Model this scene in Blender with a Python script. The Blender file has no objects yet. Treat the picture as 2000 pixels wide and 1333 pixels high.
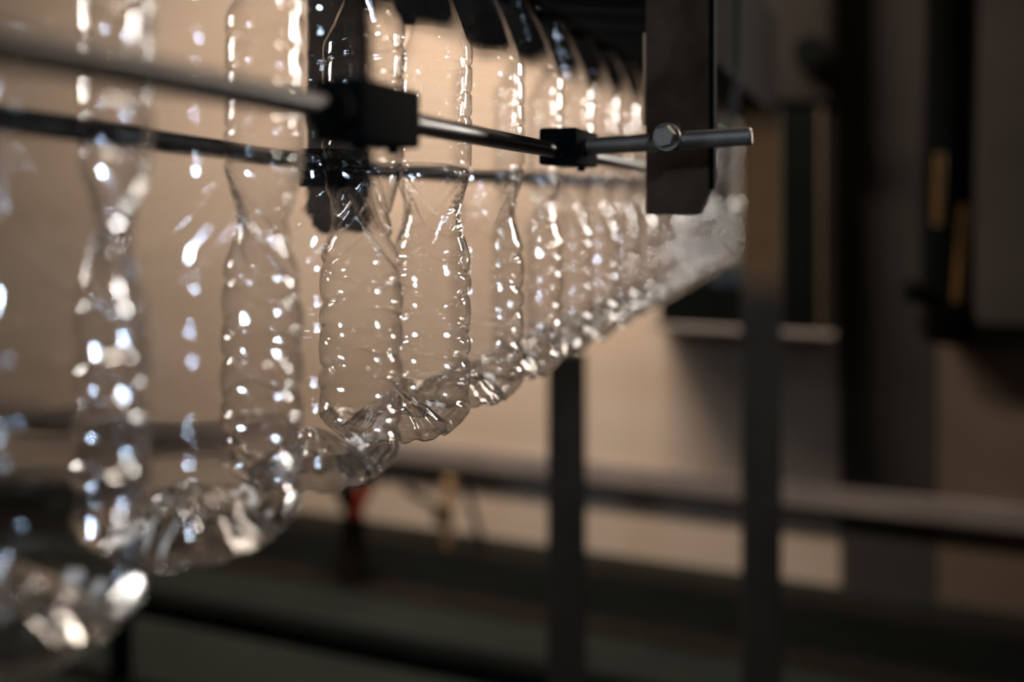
import bpy, bmesh, math, random
from mathutils import Vector, Matrix, noise
C = bpy.context.scene.collection
sc = bpy.context.scene
PI = math.pi

# ------------------------------------------------------------------ camera
FPX = 1800.0; YAW = math.radians(20.4); CAMX = 0.258; CAMZ = 1.30
cd = bpy.data.cameras.new('camera'); cam = bpy.data.objects.new('camera', cd); C.objects.link(cam)
cam.location = (CAMX, 0, CAMZ); cam.rotation_euler = (PI/2, 0, YAW)
cd.sensor_width = 36; cd.lens = FPX/2000*36; cd.shift_y = -(666.5-370)/2000
cd.clip_start = 0.02; cd.clip_end = 60
cd.dof.use_dof = True; cd.dof.focus_distance = 0.54; cd.dof.aperture_fstop = 2.25
sc.camera = cam

def P(px, py, z):
    """world point seen at photograph pixel (px, py) at depth z metres"""
    xc = (px-1000)/FPX*z; up = -(py-370)/FPX*z
    s, c = math.sin(YAW), math.cos(YAW)
    return Vector((CAMX - s*z + c*xc, c*z + s*xc, CAMZ + up))

def PY(px, py, Y):
    """world point seen at the pixel, on the plane y = Y"""
    s, c = math.sin(YAW), math.cos(YAW)
    z = Y/(c + s*(px-1000)/FPX)
    return P(px, py, z)

# ------------------------------------------------------------------ world, lamps, exposure
w = bpy.data.worlds.new('world'); sc.world = w; w.use_nodes = True
w.node_tree.nodes['Background'].inputs[0].default_value = (0.55, 0.5, 0.45, 1)
w.node_tree.nodes['Background'].inputs[1].default_value = 0.02
sc.view_settings.view_transform = 'Standard'; sc.view_settings.look = 'None'
sc.view_settings.gamma = 1; sc.view_settings.use_curve_mapping = False
sc.view_settings.exposure = 0.0
sc.cycles.transparent_max_bounces = 96
sc.cycles.max_bounces = 64; sc.cycles.glossy_bounces = 6; sc.cycles.transmission_bounces = 60
sc.cycles.diffuse_bounces = 3
sc.cycles.sample_clamp_indirect = 12

def area(name, loc, target, sx, sy, power, col, spread=180):
    l = bpy.data.lights.new(name, 'AREA'); l.shape = 'RECTANGLE'; l.size = sx; l.size_y = sy
    l.energy = power; l.color = col; l.spread = math.radians(spread)
    o = bpy.data.objects.new(name, l); C.objects.link(o); o.location = loc
    o.rotation_euler = (Vector(target)-Vector(loc)).to_track_quat('-Z', 'Y').to_euler()
    return o
WARM = (1.0, 0.84, 0.68); NEUT = (1.0, 0.93, 0.84); COOL = (0.62, 0.78, 1.0)
# wall washers above the back wall
area('wall_lamp', (-0.95, 2.15, 2.9), (-0.95, 3.2, 1.0), 1.4, 0.2, 51, WARM, 116)
area('wall_lamp', (-2.6, 1.9, 2.9), (-2.6, 3.2, 1.2), 1.2, 0.2, 13, WARM, 130)
# daylight slots and tubes beside the line that glint in the bottles
area('right_window', (1.15, 2.95, 1.78), (0, 1.0, 1.32), 0.14, 0.50, 3.5, NEUT, 60)
area('left_window', (-2.6, 0.75, 1.78), (0, 0.7, 1.32), 0.18, 0.50, 6.2, NEUT, 60)
area('ceiling_tube', (-1.1, 1.2, 3.0), (0, 0.8, 1.3), 0.08, 1.2, 8, NEUT, 70)
area('ceiling_tube', (1.0, 2.2, 3.0), (0, 1.0, 1.3), 0.08, 0.9, 5, WARM, 70)
area('cool_lamp', (1.3, -1.3, 2.3), (0, 0.5, 1.25), 0.2, 0.2, 1.6, COOL, 45)
area('cool_lamp', (-1.9, -0.6, 0.75), (0, 0.6, 1.25), 0.2, 0.2, 5, COOL, 45)
area('soft_fill', (-0.9, -0.2, 3.35), (0, 0.5, 1.0), 1.6, 1.2, 3.0, (0.95, 0.97, 1.0), 90)  # unseen soft fill, added for milky reflections in the bottles
def glint_point(loc, power, col, r=0.045):  # unseen small points, added for crisp glints on the ribs
    l = bpy.data.lights.new('glint_point', 'POINT'); l.energy = power; l.color = col; l.shadow_soft_size = r
    o = bpy.data.objects.new('glint_point', l); C.objects.link(o); o.location = loc
glint_point((-1.7, 2.3, 2.6), 3, NEUT); glint_point((1.3, 2.5, 2.5), 2.0, WARM); glint_point((-2.3, -0.4, 2.3), 4, COOL)
glint_point((1.7, 0.9, 2.7), 2.5, NEUT); glint_point((-1.3, 0.1, 0.55), 2.5, COOL, 0.035); glint_point((-3.2, 1.6, 2.0), 6, NEUT)
area('wall_lamp', (1.5, 2.3, 2.9), (1.2, 3.2, 1.0), 0.8, 0.2, 0.3, WARM, 120)  # unseen fill, added for the dim wall at the right
sp = bpy.data.lights.new('amber_spot', 'SPOT'); sp.energy = 110; sp.color = (1.0, 0.62, 0.30); sp.spot_size = math.radians(13)  # unseen spot, added to warm the upper part of the post
sp.spot_blend = 0.6; sp.shadow_soft_size = 0.04
so = bpy.data.objects.new('amber_spot', sp); C.objects.link(so); so.location = (0.75, 0.35, 1.0)
so.rotation_euler = (P(1490, 400, 1.75)-so.location).to_track_quat('-Z', 'Y').to_euler()

# ------------------------------------------------------------------ materials
def mat(name, col, rough=0.6, metal=0.0, col2=None, scale=8, detail=4, bump=0.0, mapscale=None, spec=0.5):
    m = bpy.data.materials.new(name); m.use_nodes = True
    nt = m.node_tree; b = nt.nodes['Principled BSDF']
    b.inputs['Roughness'].default_value = rough; b.inputs['Metallic'].default_value = metal
    b.inputs['Specular IOR Level'].default_value = spec
    tc = nt.nodes.new('ShaderNodeTexCoord'); mp = nt.nodes.new('ShaderNodeMapping')
    nt.links.new(tc.outputs['Object'], mp.inputs[0])
    if mapscale: mp.inputs['Scale'].default_value = mapscale
    n = nt.nodes.new('ShaderNodeTexNoise'); n.inputs['Scale'].default_value = scale; n.inputs['Detail'].default_value = detail
    nt.links.new(mp.outputs[0], n.inputs['Vector'])
    r = nt.nodes.new('ShaderNodeValToRGB')
    c2 = col2 or tuple(c*0.75 for c in col)
    r.color_ramp.elements[0].color = (*c2, 1); r.color_ramp.elements[1].color = (*col, 1)
    r.color_ramp.elements[0].position = 0.3; r.color_ramp.elements[1].position = 0.65
    nt.links.new(n.outputs['Fac'], r.inputs[0]); nt.links.new(r.outputs[0], b.inputs['Base Color'])
    if bump:
        bp = nt.nodes.new('ShaderNodeBump'); bp.inputs['Strength'].default_value = bump; bp.inputs['Distance'].default_value = 0.002
        nt.links.new(n.outputs['Fac'], bp.inputs['Height']); nt.links.new(bp.outputs[0], b.inputs['Normal'])
    return m

def pet(name, base=False):
    """blown clear plastic: thin wall, reflects by viewing angle, lets the rest straight through"""
    m = bpy.data.materials.new(name); m.use_nodes = True; nt = m.node_tree
    for n in list(nt.nodes): nt.nodes.remove(n)
    N = nt.nodes.new; L = nt.links.new
    out = N('ShaderNodeOutputMaterial'); mix = N('ShaderNodeMixShader'); gl = N('ShaderNodeBsdfGlossy')
    gl.inputs['Roughness'].default_value = 0.03 if base else 0.016; gl.inputs['Color'].default_value = (1, 1, 1, 1)
    lw = N('ShaderNodeLayerWeight'); lw.inputs['Blend'].default_value = 0.5
    pw = N('ShaderNodeMath'); pw.operation = 'POWER'; pw.inputs[1].default_value = 5.0
    ma = N('ShaderNodeMath'); ma.operation = 'MULTIPLY_ADD'; ma.inputs[1].default_value = 0.6
    ma.inputs[2].default_value = 0.34 if base else 0.10; ma.use_clamp = True
    L(lw.outputs['Facing'], pw.inputs[0]); L(pw.outputs[0], ma.inputs[0]); L(ma.outputs[0], mix.inputs[0])
    tr = N('ShaderNodeBsdfTransparent')
    ramp = N('ShaderNodeValToRGB'); ramp.color_ramp.elements[0].color = (0.985, 0.985, 0.985, 1)
    ramp.color_ramp.elements[0].position = 0.35
    ramp.color_ramp.elements[1].color = (0.80, 0.80, 0.80, 1); ramp.color_ramp.elements[1].position = 1.0
    L(lw.outputs['Facing'], ramp.inputs[0]); L(ramp.outputs[0], tr.inputs['Color'])
    tc = N('ShaderNodeTexCoord'); nz = N('ShaderNodeTexNoise'); nz.inputs['Scale'].default_value = 110 if base else 55; nz.inputs['Detail'].default_value = 2
    bp = N('ShaderNodeBump'); bp.inputs['Strength'].default_value = 0.22 if base else 0.25; bp.inputs['Distance'].default_value = 0.003
    L(tc.outputs['Object'], nz.inputs['Vector']); L(nz.outputs['Fac'], bp.inputs['Height']); L(bp.outputs[0], gl.inputs['Normal'])
    rf = N('ShaderNodeBsdfRefraction'); rf.inputs['IOR'].default_value = 1.20 if base else 1.022
    rf.inputs['Roughness'].default_value = 0.02 if base else 0.0
    L(ramp.outputs[0], rf.inputs['Color'])
    m2 = N('ShaderNodeMixShader'); m2.inputs[0].default_value = 0.4 if base else 0.5
    L(tr.outputs[0], m2.inputs[1]); L(rf.outputs[0], m2.inputs[2]); L(m2.outputs[0], mix.inputs[1])
    L(gl.outputs[0], mix.inputs[2]); L(mix.outputs[0], out.inputs[0])
    return m

M = {
 'pet': pet('clear_plastic'), 'petb': pet('thick_clear_plastic', True),
 'wall': mat('plaster', (0.54, 0.435, 0.355), 0.9, col2=(0.47, 0.365, 0.285), scale=1.2, mapscale=(1, 1, 2.5)),
 'wall_dark': mat('dark_plaster', (0.10, 0.085, 0.07), 0.9, scale=2),  # darker plaster for the side and front walls
 'ceil': mat('ceiling', (0.05, 0.045, 0.04), 0.9, scale=2),
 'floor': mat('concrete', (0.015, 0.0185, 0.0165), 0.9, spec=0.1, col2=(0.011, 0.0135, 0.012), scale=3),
 'steel': mat('brushed_steel', (0.075, 0.070, 0.068), 0.36, 1.0, scale=60, mapscale=(30, 1, 30)),
 'rod': mat('rod_steel', (0.34, 0.30, 0.26), 0.5, 1.0, scale=80),
 'black': mat('black_plastic', (0.003, 0.003, 0.003), 0.9, scale=60, bump=0.2, spec=0.04),
 'plate': mat('brown_steel', (0.052, 0.034, 0.022), 0.95, 0.0, col2=(0.026, 0.017, 0.011), scale=45, detail=6, bump=0.1, spec=0.04),
 'dark': mat('dark_steel', (0.014, 0.012, 0.010), 1.0, 0.0, scale=14, spec=0.0),
 'duct': mat('duct_steel', (0.011, 0.009, 0.008), 1.0, 0.0, scale=9, spec=0.03),
 'post': mat('post_paint', (0.045, 0.038, 0.030), 0.9, scale=12, spec=0.15),
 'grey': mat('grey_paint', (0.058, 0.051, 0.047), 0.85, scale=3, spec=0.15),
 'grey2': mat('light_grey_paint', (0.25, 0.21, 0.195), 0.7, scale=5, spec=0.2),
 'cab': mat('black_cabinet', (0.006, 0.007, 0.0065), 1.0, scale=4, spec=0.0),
 'brass': mat('brass', (0.22, 0.12, 0.04), 0.45, 0.6, scale=18),
 'blue': mat('blue_sheet', (0.22, 0.28, 0.34), 0.4, scale=10),
 'red': mat('red_paint', (0.45, 0.05, 0.02), 0.5, scale=12),
 'trim': mat('brown_trim', (0.075, 0.048, 0.028), 0.6, scale=12),
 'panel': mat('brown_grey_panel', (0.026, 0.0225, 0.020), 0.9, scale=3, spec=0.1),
 'shadewall': mat('shaded_wall_brown', (0.165, 0.115, 0.082), 0.9, scale=3),  # tan wall in shade, painted as a darker brown
 'wood': mat('tan_paint', (0.36, 0.22, 0.11), 0.6, scale=12),
}

# ------------------------------------------------------------------ helpers
def obj(name, bm, m, parent=None, smooth=False):
    me = bpy.data.meshes.new(name); bmesh.ops.recalc_face_normals(bm, faces=bm.faces)
    bm.to_mesh(me); bm.free(); me.materials.append(m)
    if smooth:
        for p in me.polygons: p.use_smooth = True
    o = bpy.data.objects.new(name, me); C.objects.link(o)
    if parent: o.parent = parent
    return o
def tag(o, label, cat, group=None):
    o['label'] = label; o['category'] = cat
    if group: o['group'] = group
    return o
def thing(name, label, cat, loc=(0, 0, 0), group=None):
    o = bpy.data.objects.new(name, None); C.objects.link(o); o.location = loc
    return tag(o, label, cat, group)
def struct(name, bm, m):
    o = obj(name, bm, m); o['kind'] = 'structure'; return o
def box(bm, lo, hi, bev=0.0, mtx=None):
    r = bmesh.ops.create_cube(bm, size=1)
    lo = Vector(lo); hi = Vector(hi); s = hi-lo; c = (hi+lo)/2
    for v in r['verts']: v.co = Vector((v.co.x*s.x, v.co.y*s.y, v.co.z*s.z)) + c
    if bev:
        es = list({e for v in r['verts'] for e in v.link_edges})
        r2 = bmesh.ops.bevel(bm, geom=es, offset=bev, segments=3, affect='EDGES', profile=0.5)
        vs = list({v for f in r2['faces'] for v in f.verts} | {v for v in r['verts'] if v.is_valid})
    else: vs = r['verts']
    if mtx is not None:
        bmesh.ops.transform(bm, matrix=mtx, verts=vs)
    return bm
def B(lo, hi, bev=0.0): return box(bmesh.new(), lo, hi, bev)
def tube(bm, pts, r, seg=20, caps=True, rs=None):
    pts = [Vector(p) for p in pts]; rings = []
    for i, p in enumerate(pts):
        d = (pts[min(i+1, len(pts)-1)] - pts[max(i-1, 0)]).normalized()
        a = d.cross(Vector((0, 0, 1)));
        if a.length < 0.05: a = d.cross(Vector((1, 0, 0)))
        a.normalize(); b = d.cross(a)
        rr = rs[i] if rs else r
        rings.append([bm.verts.new(p + a*rr*math.cos(2*PI*k/seg) + b*rr*math.sin(2*PI*k/seg)) for k in range(seg)])
    for q in range(len(rings)-1):
        for k in range(seg):
            bm.faces.new((rings[q][k], rings[q][(k+1) % seg], rings[q+1][(k+1) % seg], rings[q+1][k]))
    if caps: bm.faces.new(rings[0]); bm.faces.new(list(reversed(rings[-1])))
    return bm
def T(pts, r, seg=20, rs=None): return tube(bmesh.new(), pts, r, seg, True, rs)
def shade(o, ang=40):
    for p in o.data.polygons: p.use_smooth = True
    o.data.set_sharp_from_angle(angle=math.radians(ang)); return o
def bend(pts, n=10):
    """smooth path through the points"""
    pts = [Vector(p) for p in pts]; out = []
    for i in range(len(pts)-1):
        p0 = pts[max(i-1, 0)]; p1 = pts[i]; p2 = pts[i+1]; p3 = pts[min(i+2, len(pts)-1)]
        for k in range(n):
            t = k/n
            out.append(0.5*((2*p1)+(p2-p0)*t+(2*p0-5*p1+4*p2-p3)*t*t+(3*p1-p0-3*p2+p3)*t**3))
    out.append(pts[-1]); return out

# ------------------------------------------------------------------ the room
YW = 3.2
X0, X1, Y0, Y1, ZC = -6.0, 2.6, -3.0, YW, 3.4
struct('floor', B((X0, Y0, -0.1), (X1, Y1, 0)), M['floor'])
struct('ceiling', B((X0, Y0, ZC), (X1, Y1, ZC+0.1)), M['ceil'])
struct('wall_back', B((X0, Y1, 0), (X1, Y1+0.1, ZC)), M['wall'])
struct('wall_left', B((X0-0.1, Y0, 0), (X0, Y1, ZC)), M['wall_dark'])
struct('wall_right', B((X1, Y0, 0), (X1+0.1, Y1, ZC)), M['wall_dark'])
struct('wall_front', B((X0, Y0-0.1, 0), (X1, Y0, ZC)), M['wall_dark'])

# ------------------------------------------------------------------ the air conveyor: duct, neck rails
Z0 = CAMZ - 0.1444          # underside of the bottles
RZ = Z0 + 0.3034            # top of the neck rails
DY0, DY1 = -0.35, 2.02
du = thing('air_duct', 'long dark steel conveyor duct above the row of hanging bottles', 'conveyor', (0, 0, RZ))
def loc(bm, o):            # world coordinates to the thing's own
    bmesh.ops.translate(bm, vec=-Vector(o.location), verts=bm.verts); return bm
for s, xo in ((-1, 0.150), (1, 0.100)):
    lo, hi = sorted((s*0.0148, s*xo))
    obj('neck_rail', loc(B((lo, DY0, RZ-0.004), (hi, DY1, RZ)), du), M['duct'], du)
    lo, hi = sorted((s*(xo-0.012), s*xo))
    obj('side_panel', loc(B((lo, DY0, RZ), (hi, DY1, RZ+0.19)), du), M['duct'], du)
obj('top_panel', loc(B((-0.150, DY0, RZ+0.19), (0.100, DY1, RZ+0.202)), du), M['duct'], du)
for k in range(9):
    y = 0.1 + k*0.22
    obj('cross_rib', loc(B((-0.15, y, RZ-0.012), (-0.06, y+0.02, RZ-0.004)), du), M['dark'], du)

# ------------------------------------------------------------------ bottles
R = 0.0450
NT = 120
def wall_r(h, th):
    """radius of the bottle wall at height h and angle th"""
    if h < 0.014: r = 0.034 + 0.0110*math.sin(PI/2*max(0, h)/0.014)
    elif h < 0.227: r = R
    elif h < 0.236: t = (h-0.227)/0.009; r = R - 0.0035*t*t
    else:
        t = (h-0.236)/(0.296-0.236); r = 0.0415*(1-t) + 0.0135*t + 0.0016*math.sin(PI*t)
    # wavy hoops round the lower body
    if 0.010 < h < 0.112:
        for k in range(5):
            hc = 0.0225 + 0.0187*k + 0.0032*math.sin(3*th + k*PI)
            d = (h-hc)/0.0019
            if abs(d) < 4: r -= 0.0019*math.exp(-d*d)
        r += 0.0004*math.cos(2*PI*(h-0.0318)/0.0187)
    # waist with nested swags
    if 0.098 < h < 0.160:
        t = (h-0.098)/0.062
        r -= 0.0062*math.sin(PI*t)**2
        f = (th/(2*PI)*3) % 1.0; u = abs(2*f-1)
        for a, dep in ((0.103, 0.0040), (0.119, 0.0030), (0.131, 0.0016)):
            hc = a + 0.038*u*u
            d = (h-hc)/0.0020
            if abs(d) < 4: r -= dep*math.exp(-d*d)*min(1, max(0, (0.160-h)/0.008))
        d = (h-0.158)/0.0016
        r += 0
    if 0.150 < h < 0.232:
        for hc, dep in ((0.1585 + 0.0018*math.sin(3*th), 0.0020), (0.174, 0.0014), (0.1885, 0.0014), (0.203, 0.0014), (0.2195, 0.0015)):
            d = (h-hc)/0.0014
            if abs(d) < 4: r -= dep*math.exp(-d*d)
    if h > 0.232 and h < 0.292:
        r += 0.0005*math.cos(10*th)*math.sin(PI*(h-0.232)/0.06)
    # uneven blowing
    r += 0.00016*noise.noise(Vector((math.cos(th)*3, math.sin(th)*3, h*60)))
    return r
def lathe(hs, fn, closed_top=False):
    bm = bmesh.new(); rings = []
    for h in hs:
        rings.append([bm.verts.new((fn(h, 2*PI*k/NT)*math.cos(2*PI*k/NT), fn(h, 2*PI*k/NT)*math.sin(2*PI*k/NT), h)) for k in range(NT)])
    for q in range(len(rings)-1):
        for k in range(NT):
            bm.faces.new((rings[q][k], rings[q][(k+1) % NT], rings[q+1][(k+1) % NT], rings[q+1][k]))
    return bm
HB = 0.010
def base_bm():
    bm = bmesh.new(); rings = []
    prof = []
    for i in range(1, 31):                      # dome with star ridges
        rho = 0.034*i/30; q = rho/0.034
        prof.append((rho, 'd', q))
    for i in range(1, 9): prof.append((0, 'h', i/8))
    c = bm.verts.new((0, 0, 0.0235))
    for rho, kind, q in prof:
        ring = []
        for k in range(NT):
            th = 2*PI*k/NT
            if kind == 'd':
                z = 0.0235*(1-q**1.5)
                z += 0.0024*math.sin(PI*q)*abs(math.cos(5*th))**0.7 - 0.0015*math.sin(PI*q)
                z += 0.0017*max(0, math.cos(12*th))*q**5
                z -= 0.0014*math.exp(-((q-0.42)/0.08)**2)
                rr = rho
            else:
                h = HB*q; rr = wall_r(h, th); z = h + 0.0017*max(0, math.cos(12*th))*(1-q)
            ring.append(bm.verts.new((rr*math.cos(th), rr*math.sin(th), z)))
        rings.append(ring)
    for k in range(NT): bm.faces.new((c, rings[0][k], rings[0][(k+1) % NT]))
    for q in range(len(rings)-1):
        for k in range(NT):
            bm.faces.new((rings[q][k], rings[q][(k+1) % NT], rings[q+1][(k+1) % NT], rings[q+1][k]))
    return bm
def neck_fn(h, th):
    r = 0.0135
    if 0.3035 <= h <= 0.3065: r = 0.0185
    elif h > 0.309: r = 0.0128 + 0.0009*max(0, math.sin((h-0.309)*2*PI/0.0045 + th))
    return r
B1 = thing('plastic_bottle', '', 'bottle')
def fr(a, b, n): return [a+(b-a)*i/n for i in range(n+1)]
obj('body', lathe(fr(HB, 0.296, 300), wall_r), M['pet'], B1, True)
obj('base', base_bm(), M['petb'], B1, True)
nb = obj('neck', lathe([0.296, 0.300, 0.3034, 0.3035, 0.3050, 0.3065, 0.3066] + fr(0.3085, 0.324, 28), neck_fn), M['pet'], B1, True)
def ordn(i):
    return ['first', 'second', 'third', 'fourth', 'fifth', 'sixth', 'seventh', 'eighth', 'ninth', 'tenth', 'eleventh', 'twelfth',
            'thirteenth', 'fourteenth', 'fifteenth', 'sixteenth', 'seventeenth', 'eighteenth', 'nineteenth', 'twentieth', 'twenty-first', 'twenty-second'][i]
rnd = random.Random(5)
NB = 20
lab = {0: 'clear plastic bottle nearest the camera, cut off by the lower left corner',
       1: 'blurred clear plastic bottle with domed base, second in the row from the left',
       2: 'clear ribbed plastic bottle hanging just left of the big black clamp, third from the left',
       3: 'sharpest clear ribbed plastic bottle, hanging behind the big black clamp, fourth from the left',
       4: 'clear ribbed plastic bottle between the two black clamps, fifth from the left'}
for i in range(NB):
    r_ = B1 if i == 0 else B1.copy()
    if i:
        C.objects.link(r_)
        for ch in list(B1.children):
            c = ch.copy(); C.objects.link(c); c.parent = r_
    y = 0.3135 + 0.0915*(i-1)
    tilt = math.radians(1.1)
    # swings about the neck ring, so the foot trails towards the camera
    r_.rotation_euler = (-tilt, 0, 0)
    r_.location = (rnd.uniform(-0.0006, 0.0006), y - 0.152*math.sin(tilt), Z0)
    r_.rotation_euler = (Matrix.Rotation(-tilt, 4, 'X') @ Matrix.Rotation(rnd.uniform(0, 2*PI), 4, 'Z')).to_euler()
    r_['label'] = lab.get(i, 'clear ribbed plastic bottle hanging in the conveyor row, %s from the left' % ordn(i))
    if i == NB-1: r_['label'] = 'farthest clear plastic bottle, at the end of the row by the amber post'
    r_['group'] = 'clear plastic bottles hanging from the conveyor'

# ------------------------------------------------------------------ guide rails, clamps, rod, brackets
XR = 0.062
def on_rail(px, py):       # point of the front rail at a pixel
    z = 355.0/(1670-px); return P(px, py, z)
ra, rb = on_rail(-330, 90-0.188*330), on_rail(1312, 90+0.188*1312)
tag(shade(obj('guide_rail', T([ra, rb], 0.0050, 28), M['steel'])), 'round steel guide rail passing in front of the bottles, through two black clamps', 'rail', None)
rr = [P(-330, 204, 594/2000), P(0, 231, 594/1670), P(400, 288, 594/1270), P(700, 326, 594/970), P(1000, 345, 594/670), P(1260, 353, 594/410), P(1400, 357, 594/270)]
tag(shade(obj('guide_rail', T(bend(rr, 8), 0.0050, 24), M['steel'])), 'steel guide rail on the far side of the bottles, seen through them', 'rail')

rdir = (rb-ra).normalized()
def frame_at(p, d):        # x along d, z up
    x = d.normalized(); z = Vector((0, 0, 1)); y = z.cross(x).normalized(); z = x.cross(y)
    m = Matrix((x, y, z)).transposed().to_4x4(); m.translation = p; return m
def clamp(p, label, L1, W, H, boss, screws):
    t = thing('rail_clamp', label, 'clamp', (0, 0, 0), 'black clamps on the front guide rail'); t.matrix_world = frame_at(p, rdir)
    b = bmesh.new(); box(b, (-L1/2, -W/2, -H/2), (L1/2, W/2, H/2), 0.0018)
    shade(obj('block', b, M['black'], t), 30)
    for a, r in boss:
        b = T([(a[0], 0, 0), (a[1], 0, 0)], r, 28); shade(obj('boss', b, M['black'], t), 40)
    for sx in screws:
        b = T([(sx, -W*0.2, -H/2-0.0032), (sx, -W*0.2, -H/2+0.001)], 0.0028, 16); shade(obj('set_screw', b, M['black'], t), 40)
    return t
c1 = on_rail(722, 226); c2 = on_rail(1112, 293)
clamp(c1, 'large black clamp block on the front rail, left of the two', 0.050, 0.022, 0.0245, [((-0.033, -0.024), 0.0095), ((-0.036, -0.032), 0.0075)], (-0.016, 0.012))
clamp(c2 + Vector((0, 0, 0.001)), 'smaller looking black clamp block on the front rail beside the bracket plate', 0.056, 0.026, 0.0245, [((-0.034, -0.027), 0.0095), ((0.027, 0.034), 0.0095)], (0.012,))
# cross rod held by the bolt on the plate
r1, r2 = P(1135, 287, 0.635), P(1469, 266, 0.600)
b = T([r1, r2 - (r2-r1).normalized()*0.0012, r2], 0.0060, 28, rs=[0.0060, 0.0060, 0.0050])
tag(shade(obj('support_rod', b, M['rod']), 30), 'short round steel rod sticking out right past the bracket plate', 'rod')

PZ = 0.640
def plate(name, label, pc, xw, yt, zb, zt, cham, side):
    """hanging flat bar with one cut corner; pc = its lower centre"""
    t = thing(name, label, 'bracket', (pc.x, pc.y, zb), 'bracket plates hanging from the duct')
    bm = bmesh.new(); H = zt-zb; a = xw/2
    pr = [(-a, 0), (a-cham*0.6, 0), (a, cham*1.3), (a, H), (-a, H)] if side > 0 else [(a, 0), (a, H), (-a, H), (-a, cham*1.6), (-a+cham, 0)]
    v0 = [bm.verts.new((x, 0, z)) for x, z in pr]; v1 = [bm.verts.new((x, yt, z)) for x, z in pr]
    bm.faces.new(v0); bm.faces.new(list(reversed(v1)))
    for k in range(len(pr)):
        bm.faces.new((v0[k], v0[(k+1) % len(pr)], v1[(k+1) % len(pr)], v1[k]))
    obj('flat_bar', bm, M['plate'], t)
    return t
pb = P(1322, 420, PZ)
pt = plate('bracket_plate', 'dark brown steel plate with a cut corner, hanging in front at the rod and bolt', pb, 0.0435, 0.016, pb.z, RZ+0.202, 0.012, 1)
es = bmesh.new(); e0 = P(1266, 244, PZ); e1 = P(1258, 60, PZ)
box(es, (pb.x-0.02175-0.0022, pb.y+0.001, e0.z), (pb.x-0.02175, pb.y+0.004, e1.z)); bmesh.ops.translate(es, vec=-pt.location, verts=es.verts)
obj('lit_edge', es, M['wood'], pt)['label'] = 'lit left edge of the plate, drawn as a thin tan strip'  # highlight on the plate's edge, put in as tan colour
sb = bmesh.new(); box(sb, (pb.x+0.0218, pb.y+0.002, pb.z+0.018), (pb.x+0.0252, pb.y+0.015, RZ+0.202)); bmesh.ops.translate(sb, vec=-pt.location, verts=sb.verts)
obj('side_strip', sb, M['black'], pt)  # dark flange strip, also keeps the plate's lit side black
# arm that ties the plate to the duct
ab = bmesh.new(); box(ab, (0.100, pb.y, RZ+0.06), (pb.x-0.0217, pb.y+0.014, RZ+0.12)); bmesh.ops.translate(ab, vec=-pt.location, verts=ab.verts)
if pb.x-0.0217 > 0.101: obj('arm', ab, M['plate'], pt)
else: ab.free()
# bolt: eye round the rod, washer, hexagon head
bc = P(1304, 268, 0.602)
t = thing('eye_bolt', 'rusty hexagon bolt clamping the rod to the brown plate', 'bolt', bc)
ry = Vector((0, 1, 0))
q = Vector((bc.x-CAMX, bc.y, 0)).normalized(); q = Vector((0.12, 1, 0)).normalized()
def hexa(r, l, off):
    b = bmesh.new(); a = q.cross(Vector((0, 0, 1))).normalized(); u = a.cross(q)
    lay = [(0.0, r*0.86), (0.0015, r), (l, r)]; rings = []
    for d, rr_ in lay:
        rings.append([b.verts.new(q*(off+d) + a*rr_*math.cos(PI/3*k+0.2) + u*rr_*math.sin(PI/3*k+0.2)) for k in range(6)])
    b.faces.new(rings[0]); b.faces.new(rings[-1])
    for i in range(2):
        for k in range(6): b.faces.new((rings[i][k], rings[i][(k+1) % 6], rings[i+1][(k+1) % 6], rings[i+1][k]))
    return b
obj('head', hexa(0.0078, 0.0065, -0.0095), M['rod'], t)
shade(obj('washer', T([q*-0.0030, q*-0.0012], 0.0092, 28), M['rod'], t))
u3 = (r2-r1).normalized()
shade(obj('eye', T([u3*0.0 - u3*0.007 + q*0.004, u3*0.007 + q*0.004], 0.0088, 28), M['plate'], t))
shade(obj('shank', T([q*0.006, q*0.038], 0.0045, 16), M['rod'], t))

# rear bracket, mirrored
pr_ = P(650, 458, 0.70)
rp = plate('bracket_plate', 'dark steel plate with a cut corner, hanging behind the bottles near the big clamp', pr_, 0.046, 0.016, pr_.z, RZ+0.202, 0.010, -1)
rc = P(655, 328, 594/1015.0); rc2 = P(668, 328, 594/1002.0)
t = thing('rail_clamp', 'black clamp block on the far guide rail, seen through the sharpest bottle', 'clamp'); t.matrix_world = frame_at(rc, Vector((0, 1, 0)))
b = bmesh.new(); box(b, (-0.024, -0.012, -0.0115), (0.024, 0.012, 0.0115), 0.0018); shade(obj('block', b, M['black'], t), 30)
b = T([(0, 0, 0), (0.04, 0.06, 0)], 0.006, 20); shade(obj('pin', b, M['rod'], t))

# ------------------------------------------------------------------ support posts
def post(label, x0, x1, z, ytop, ztop=None, m=M['post']):
    a = P(x0, ytop, z); b_ = P(x1, ytop, z); wdt = (b_-a).length*1.0
    c = (a+b_)/2; H = ztop if ztop else c.z
    t = thing('support_post', label, 'post', (c.x, c.y, 0), 'floor posts of the conveyor')
    obj('square_tube', B((-wdt/2, 0, 0.012), (wdt/2, wdt*0.35, H), 0.004), m, t)
    obj('foot_plate', B((-wdt, -0.03, 0), (wdt, wdt*0.8+0.03, 0.012)), m, t)
    return t
post('amber brown square post standing right of the brown bracket plate', 1448, 1524, 1.75, 230, RZ-0.004)
post('dark square post standing below the middle of the bottle row', 1066, 1140, 1.85, 690)
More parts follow.
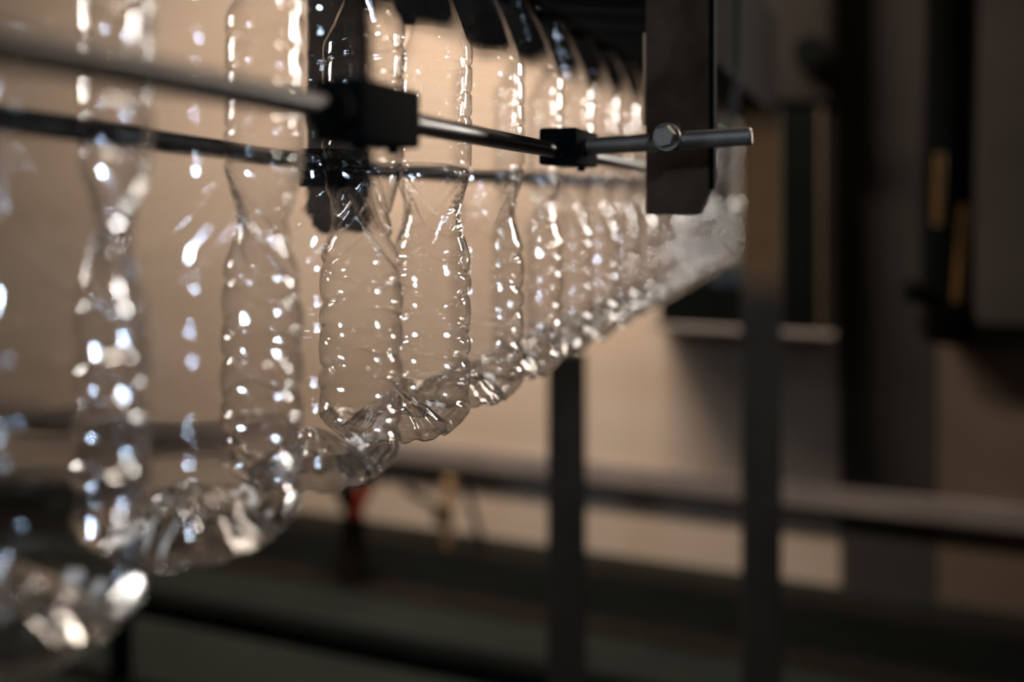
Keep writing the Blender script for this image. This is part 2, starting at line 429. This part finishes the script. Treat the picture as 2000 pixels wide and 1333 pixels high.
# blue strip and thin cables near the far end of the row
b = bmesh.new(); a = P(1392, 560, 2.12); c = P(1446, 280, 2.12)
box(b, (a.x, a.y, a.z), (c.x, a.y+0.03, c.z+0.05), 0.006)
tag(obj('guard_sheet', b, M['blue']), 'narrow pale blue guard sheet at the end of the bottle row', 'guard')
cb = bend([P(1442, -460, 1.2), P(1442, -60, 1.2), P(1440, 60, 1.2), P(1440, 150, 1.2), P(1428, 240, 1.2), P(1416, 330, 1.2), P(1413, 420, 1.2)], 8)
tag(shade(obj('hanging_cable', T(cb, 0.005, 12), M['grey'])), 'thin grey cable hanging just right of the brown plate', 'cable')

# ------------------------------------------------------------------ background
def slab(px0, py0, px1, py1, Y, depth, bev=0.0):
    """box standing at plane y=Y, its front covering the pixel span"""
    a = PY(px0, py0, Y); b_ = PY(px1, py0, Y); zt = PY((px0+px1)/2, py0, Y).z; zb = PY((px0+px1)/2, py1, Y).z
    return (a.x, Y, zb), (b_.x, Y+depth, zt)
# long wall channel
Ya = 3.168; ZL = PY(1250, 962, Ya).z
t = thing('wall_channel', 'long pale grey channel running level along the tan back wall', 'rail', (0, Ya, ZL))
xl, xr = -5.9, 2.5
obj('face', loc(B((xl, Ya, ZL+0.012), (xr, Ya+0.03, ZL+0.085), 0.004), t), M['grey2'], t)
obj('lower_lip', loc(B((xl, Ya-0.003, ZL-0.006), (xr, Ya+0.03, ZL+0.012), 0.003), t), M['dark'], t)
# dark bench along the foot of the wall
ZT = PY(1300, 1112, 3.12).z
t = thing('floor_conveyor', 'low dark conveyor frame along the foot of the tan wall', 'conveyor', (0, 2.6, 0))
obj('top_beam', loc(B((xl, 2.6, ZT-0.045), (xr, 2.72, ZT), 0.01), t), M['dark'], t)
obj('rear_beam', loc(B((xl, 3.0, ZT-0.045), (xr, 3.12, ZT), 0.01), t), M['dark'], t)
obj('belt', loc(B((xl, 2.72, ZT-0.03), (xr, 3.0, ZT-0.004)), t), M['cab'], t)
for k in range(6):
    x = -4.6 + k*1.3
    obj('leg', loc(B((x, 2.62, 0), (x+0.07, 2.70, ZT-0.045)), t), M['dark'], t)
# nearer low beam
ZN = PY(800, 1285, 1.9).z
t = thing('floor_beam', 'black low beam crossing the dark floor at the bottom', 'beam', (0, 1.9, 0))
obj('beam', loc(B((-4.0, 1.9, ZN-0.035), (2.4, 1.96, ZN+0.02), 0.01), t), M['cab'], t)
for k in range(4):
    x = -3.4 + k*1.8
    obj('leg', loc(B((x, 1.92, 0), (x+0.05, 1.955, ZN-0.035)), t), M['cab'], t)

# dark cabinet in the wall with ledge
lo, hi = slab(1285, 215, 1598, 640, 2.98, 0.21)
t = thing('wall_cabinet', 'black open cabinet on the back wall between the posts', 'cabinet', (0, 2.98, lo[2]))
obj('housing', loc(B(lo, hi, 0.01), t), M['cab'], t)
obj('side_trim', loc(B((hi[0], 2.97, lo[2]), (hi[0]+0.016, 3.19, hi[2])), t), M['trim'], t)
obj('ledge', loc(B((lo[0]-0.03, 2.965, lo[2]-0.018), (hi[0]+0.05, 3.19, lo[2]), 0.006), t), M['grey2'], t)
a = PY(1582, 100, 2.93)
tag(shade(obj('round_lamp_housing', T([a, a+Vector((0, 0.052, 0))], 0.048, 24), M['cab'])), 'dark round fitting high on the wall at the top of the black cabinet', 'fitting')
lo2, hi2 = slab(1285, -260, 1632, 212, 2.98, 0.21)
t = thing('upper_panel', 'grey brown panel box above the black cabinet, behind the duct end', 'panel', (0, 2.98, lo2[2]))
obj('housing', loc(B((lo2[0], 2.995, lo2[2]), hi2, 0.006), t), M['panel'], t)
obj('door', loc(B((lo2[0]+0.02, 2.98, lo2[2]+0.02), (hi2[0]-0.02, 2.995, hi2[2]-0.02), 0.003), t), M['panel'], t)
# grey column and grey cabinet at the right
lo, hi = slab(1640, 0, 1832, 900, 3.14, 0.06)
struct('trim_1', B((lo[0], 3.188, 0), (hi[0], 3.2, ZC)), M['grey'])
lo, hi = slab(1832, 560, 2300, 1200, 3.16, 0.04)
struct('wall_shade', B((lo[0], 3.190, 0), (X1, 3.2, hi[2])), M['shadewall'])  # wall falling into shade, put in as a thin brown sheet
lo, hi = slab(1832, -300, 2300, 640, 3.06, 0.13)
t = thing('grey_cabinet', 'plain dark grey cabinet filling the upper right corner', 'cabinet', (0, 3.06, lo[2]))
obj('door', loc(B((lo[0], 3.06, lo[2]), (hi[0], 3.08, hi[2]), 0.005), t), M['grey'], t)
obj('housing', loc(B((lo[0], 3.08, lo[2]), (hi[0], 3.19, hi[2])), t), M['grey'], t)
# dark hose with brass fittings
z = 2.2
t = thing('hanging_hose', 'thick black hose with brass fittings hanging at the upper right', 'hose', P(1850, 660, z))
def L_(ps): return [p - t.location for p in ps]
shade(obj('hose', T(L_(bend([P(1860, -150, z), P(1858, 100, z), P(1852, 330, z), P(1850, 520, z), P(1850, 640, z)], 6)), 0.058, 24), M['cab'], t))
shade(obj('coupling', T(L_([P(1850, 560, z-.02), P(1850, 640, z-.02), P(1850, 668, z-.02)]), 0.06, 24, rs=[0.05, 0.066, 0.05]), M['dark'], t))
shade(obj('valve', T(L_([P(1772, 570, z-.06), P(1822, 575, z-.06)]), 0.026, 20), M['cab'], t))
shade(obj('brass_pipe', T(L_([P(1836, 300, z-.08), P(1832, 440, z-.08)]), 0.010, 16), M['brass'], t))
shade(obj('brass_pipe', T(L_([P(1884, 400, z-.08), P(1870, 590, z-.08)]), 0.010, 16), M['brass'], t))

# little stand on the low conveyor
b0 = PY(870, 1050, 3.05)
t = thing('folding_stand', 'small tan stand with crossed legs below the wall channel', 'stand', (b0.x, 3.05, ZT))
def pp(px, py): return PY(px, py, 3.05) - t.location
obj('upright', T([pp(872, 1078), pp(878, 935)], 0.020, 10), M['wood'], t)
obj('brace', T([pp(880, 1008), pp(790, 955)], 0.013, 10), M['dark'], t)
obj('brace', T([pp(945, 1078), pp(905, 935)], 0.012, 10), M['dark'], t)
shade(obj('joint', T([pp(868, 1003)+Vector((0, -.05, 0)), pp(868, 1003)+Vector((0, .02, 0))], 0.024, 16), M['dark'], t))
b0 = PY(690, 1050, 2.66)
t = thing('funnel', 'dark funnel with a red side standing on the low conveyor', 'funnel', (b0.x, 2.66, ZT))
def pp(px, py): return PY(px, py, 2.66) - t.location
shade(obj('cone', T([Vector((0, 0, 0)), pp(690, 1020), pp(690, 1000), pp(690, 945)], 0.05, 20, rs=[0.05, 0.04, 0.03, 0.075]), M['dark'], t))
shade(obj('red_handle', T([pp(712, 1000)+Vector((0, -.05, 0)), pp(722, 950)+Vector((0, -.05, 0))], 0.013, 12), M['red'], t))
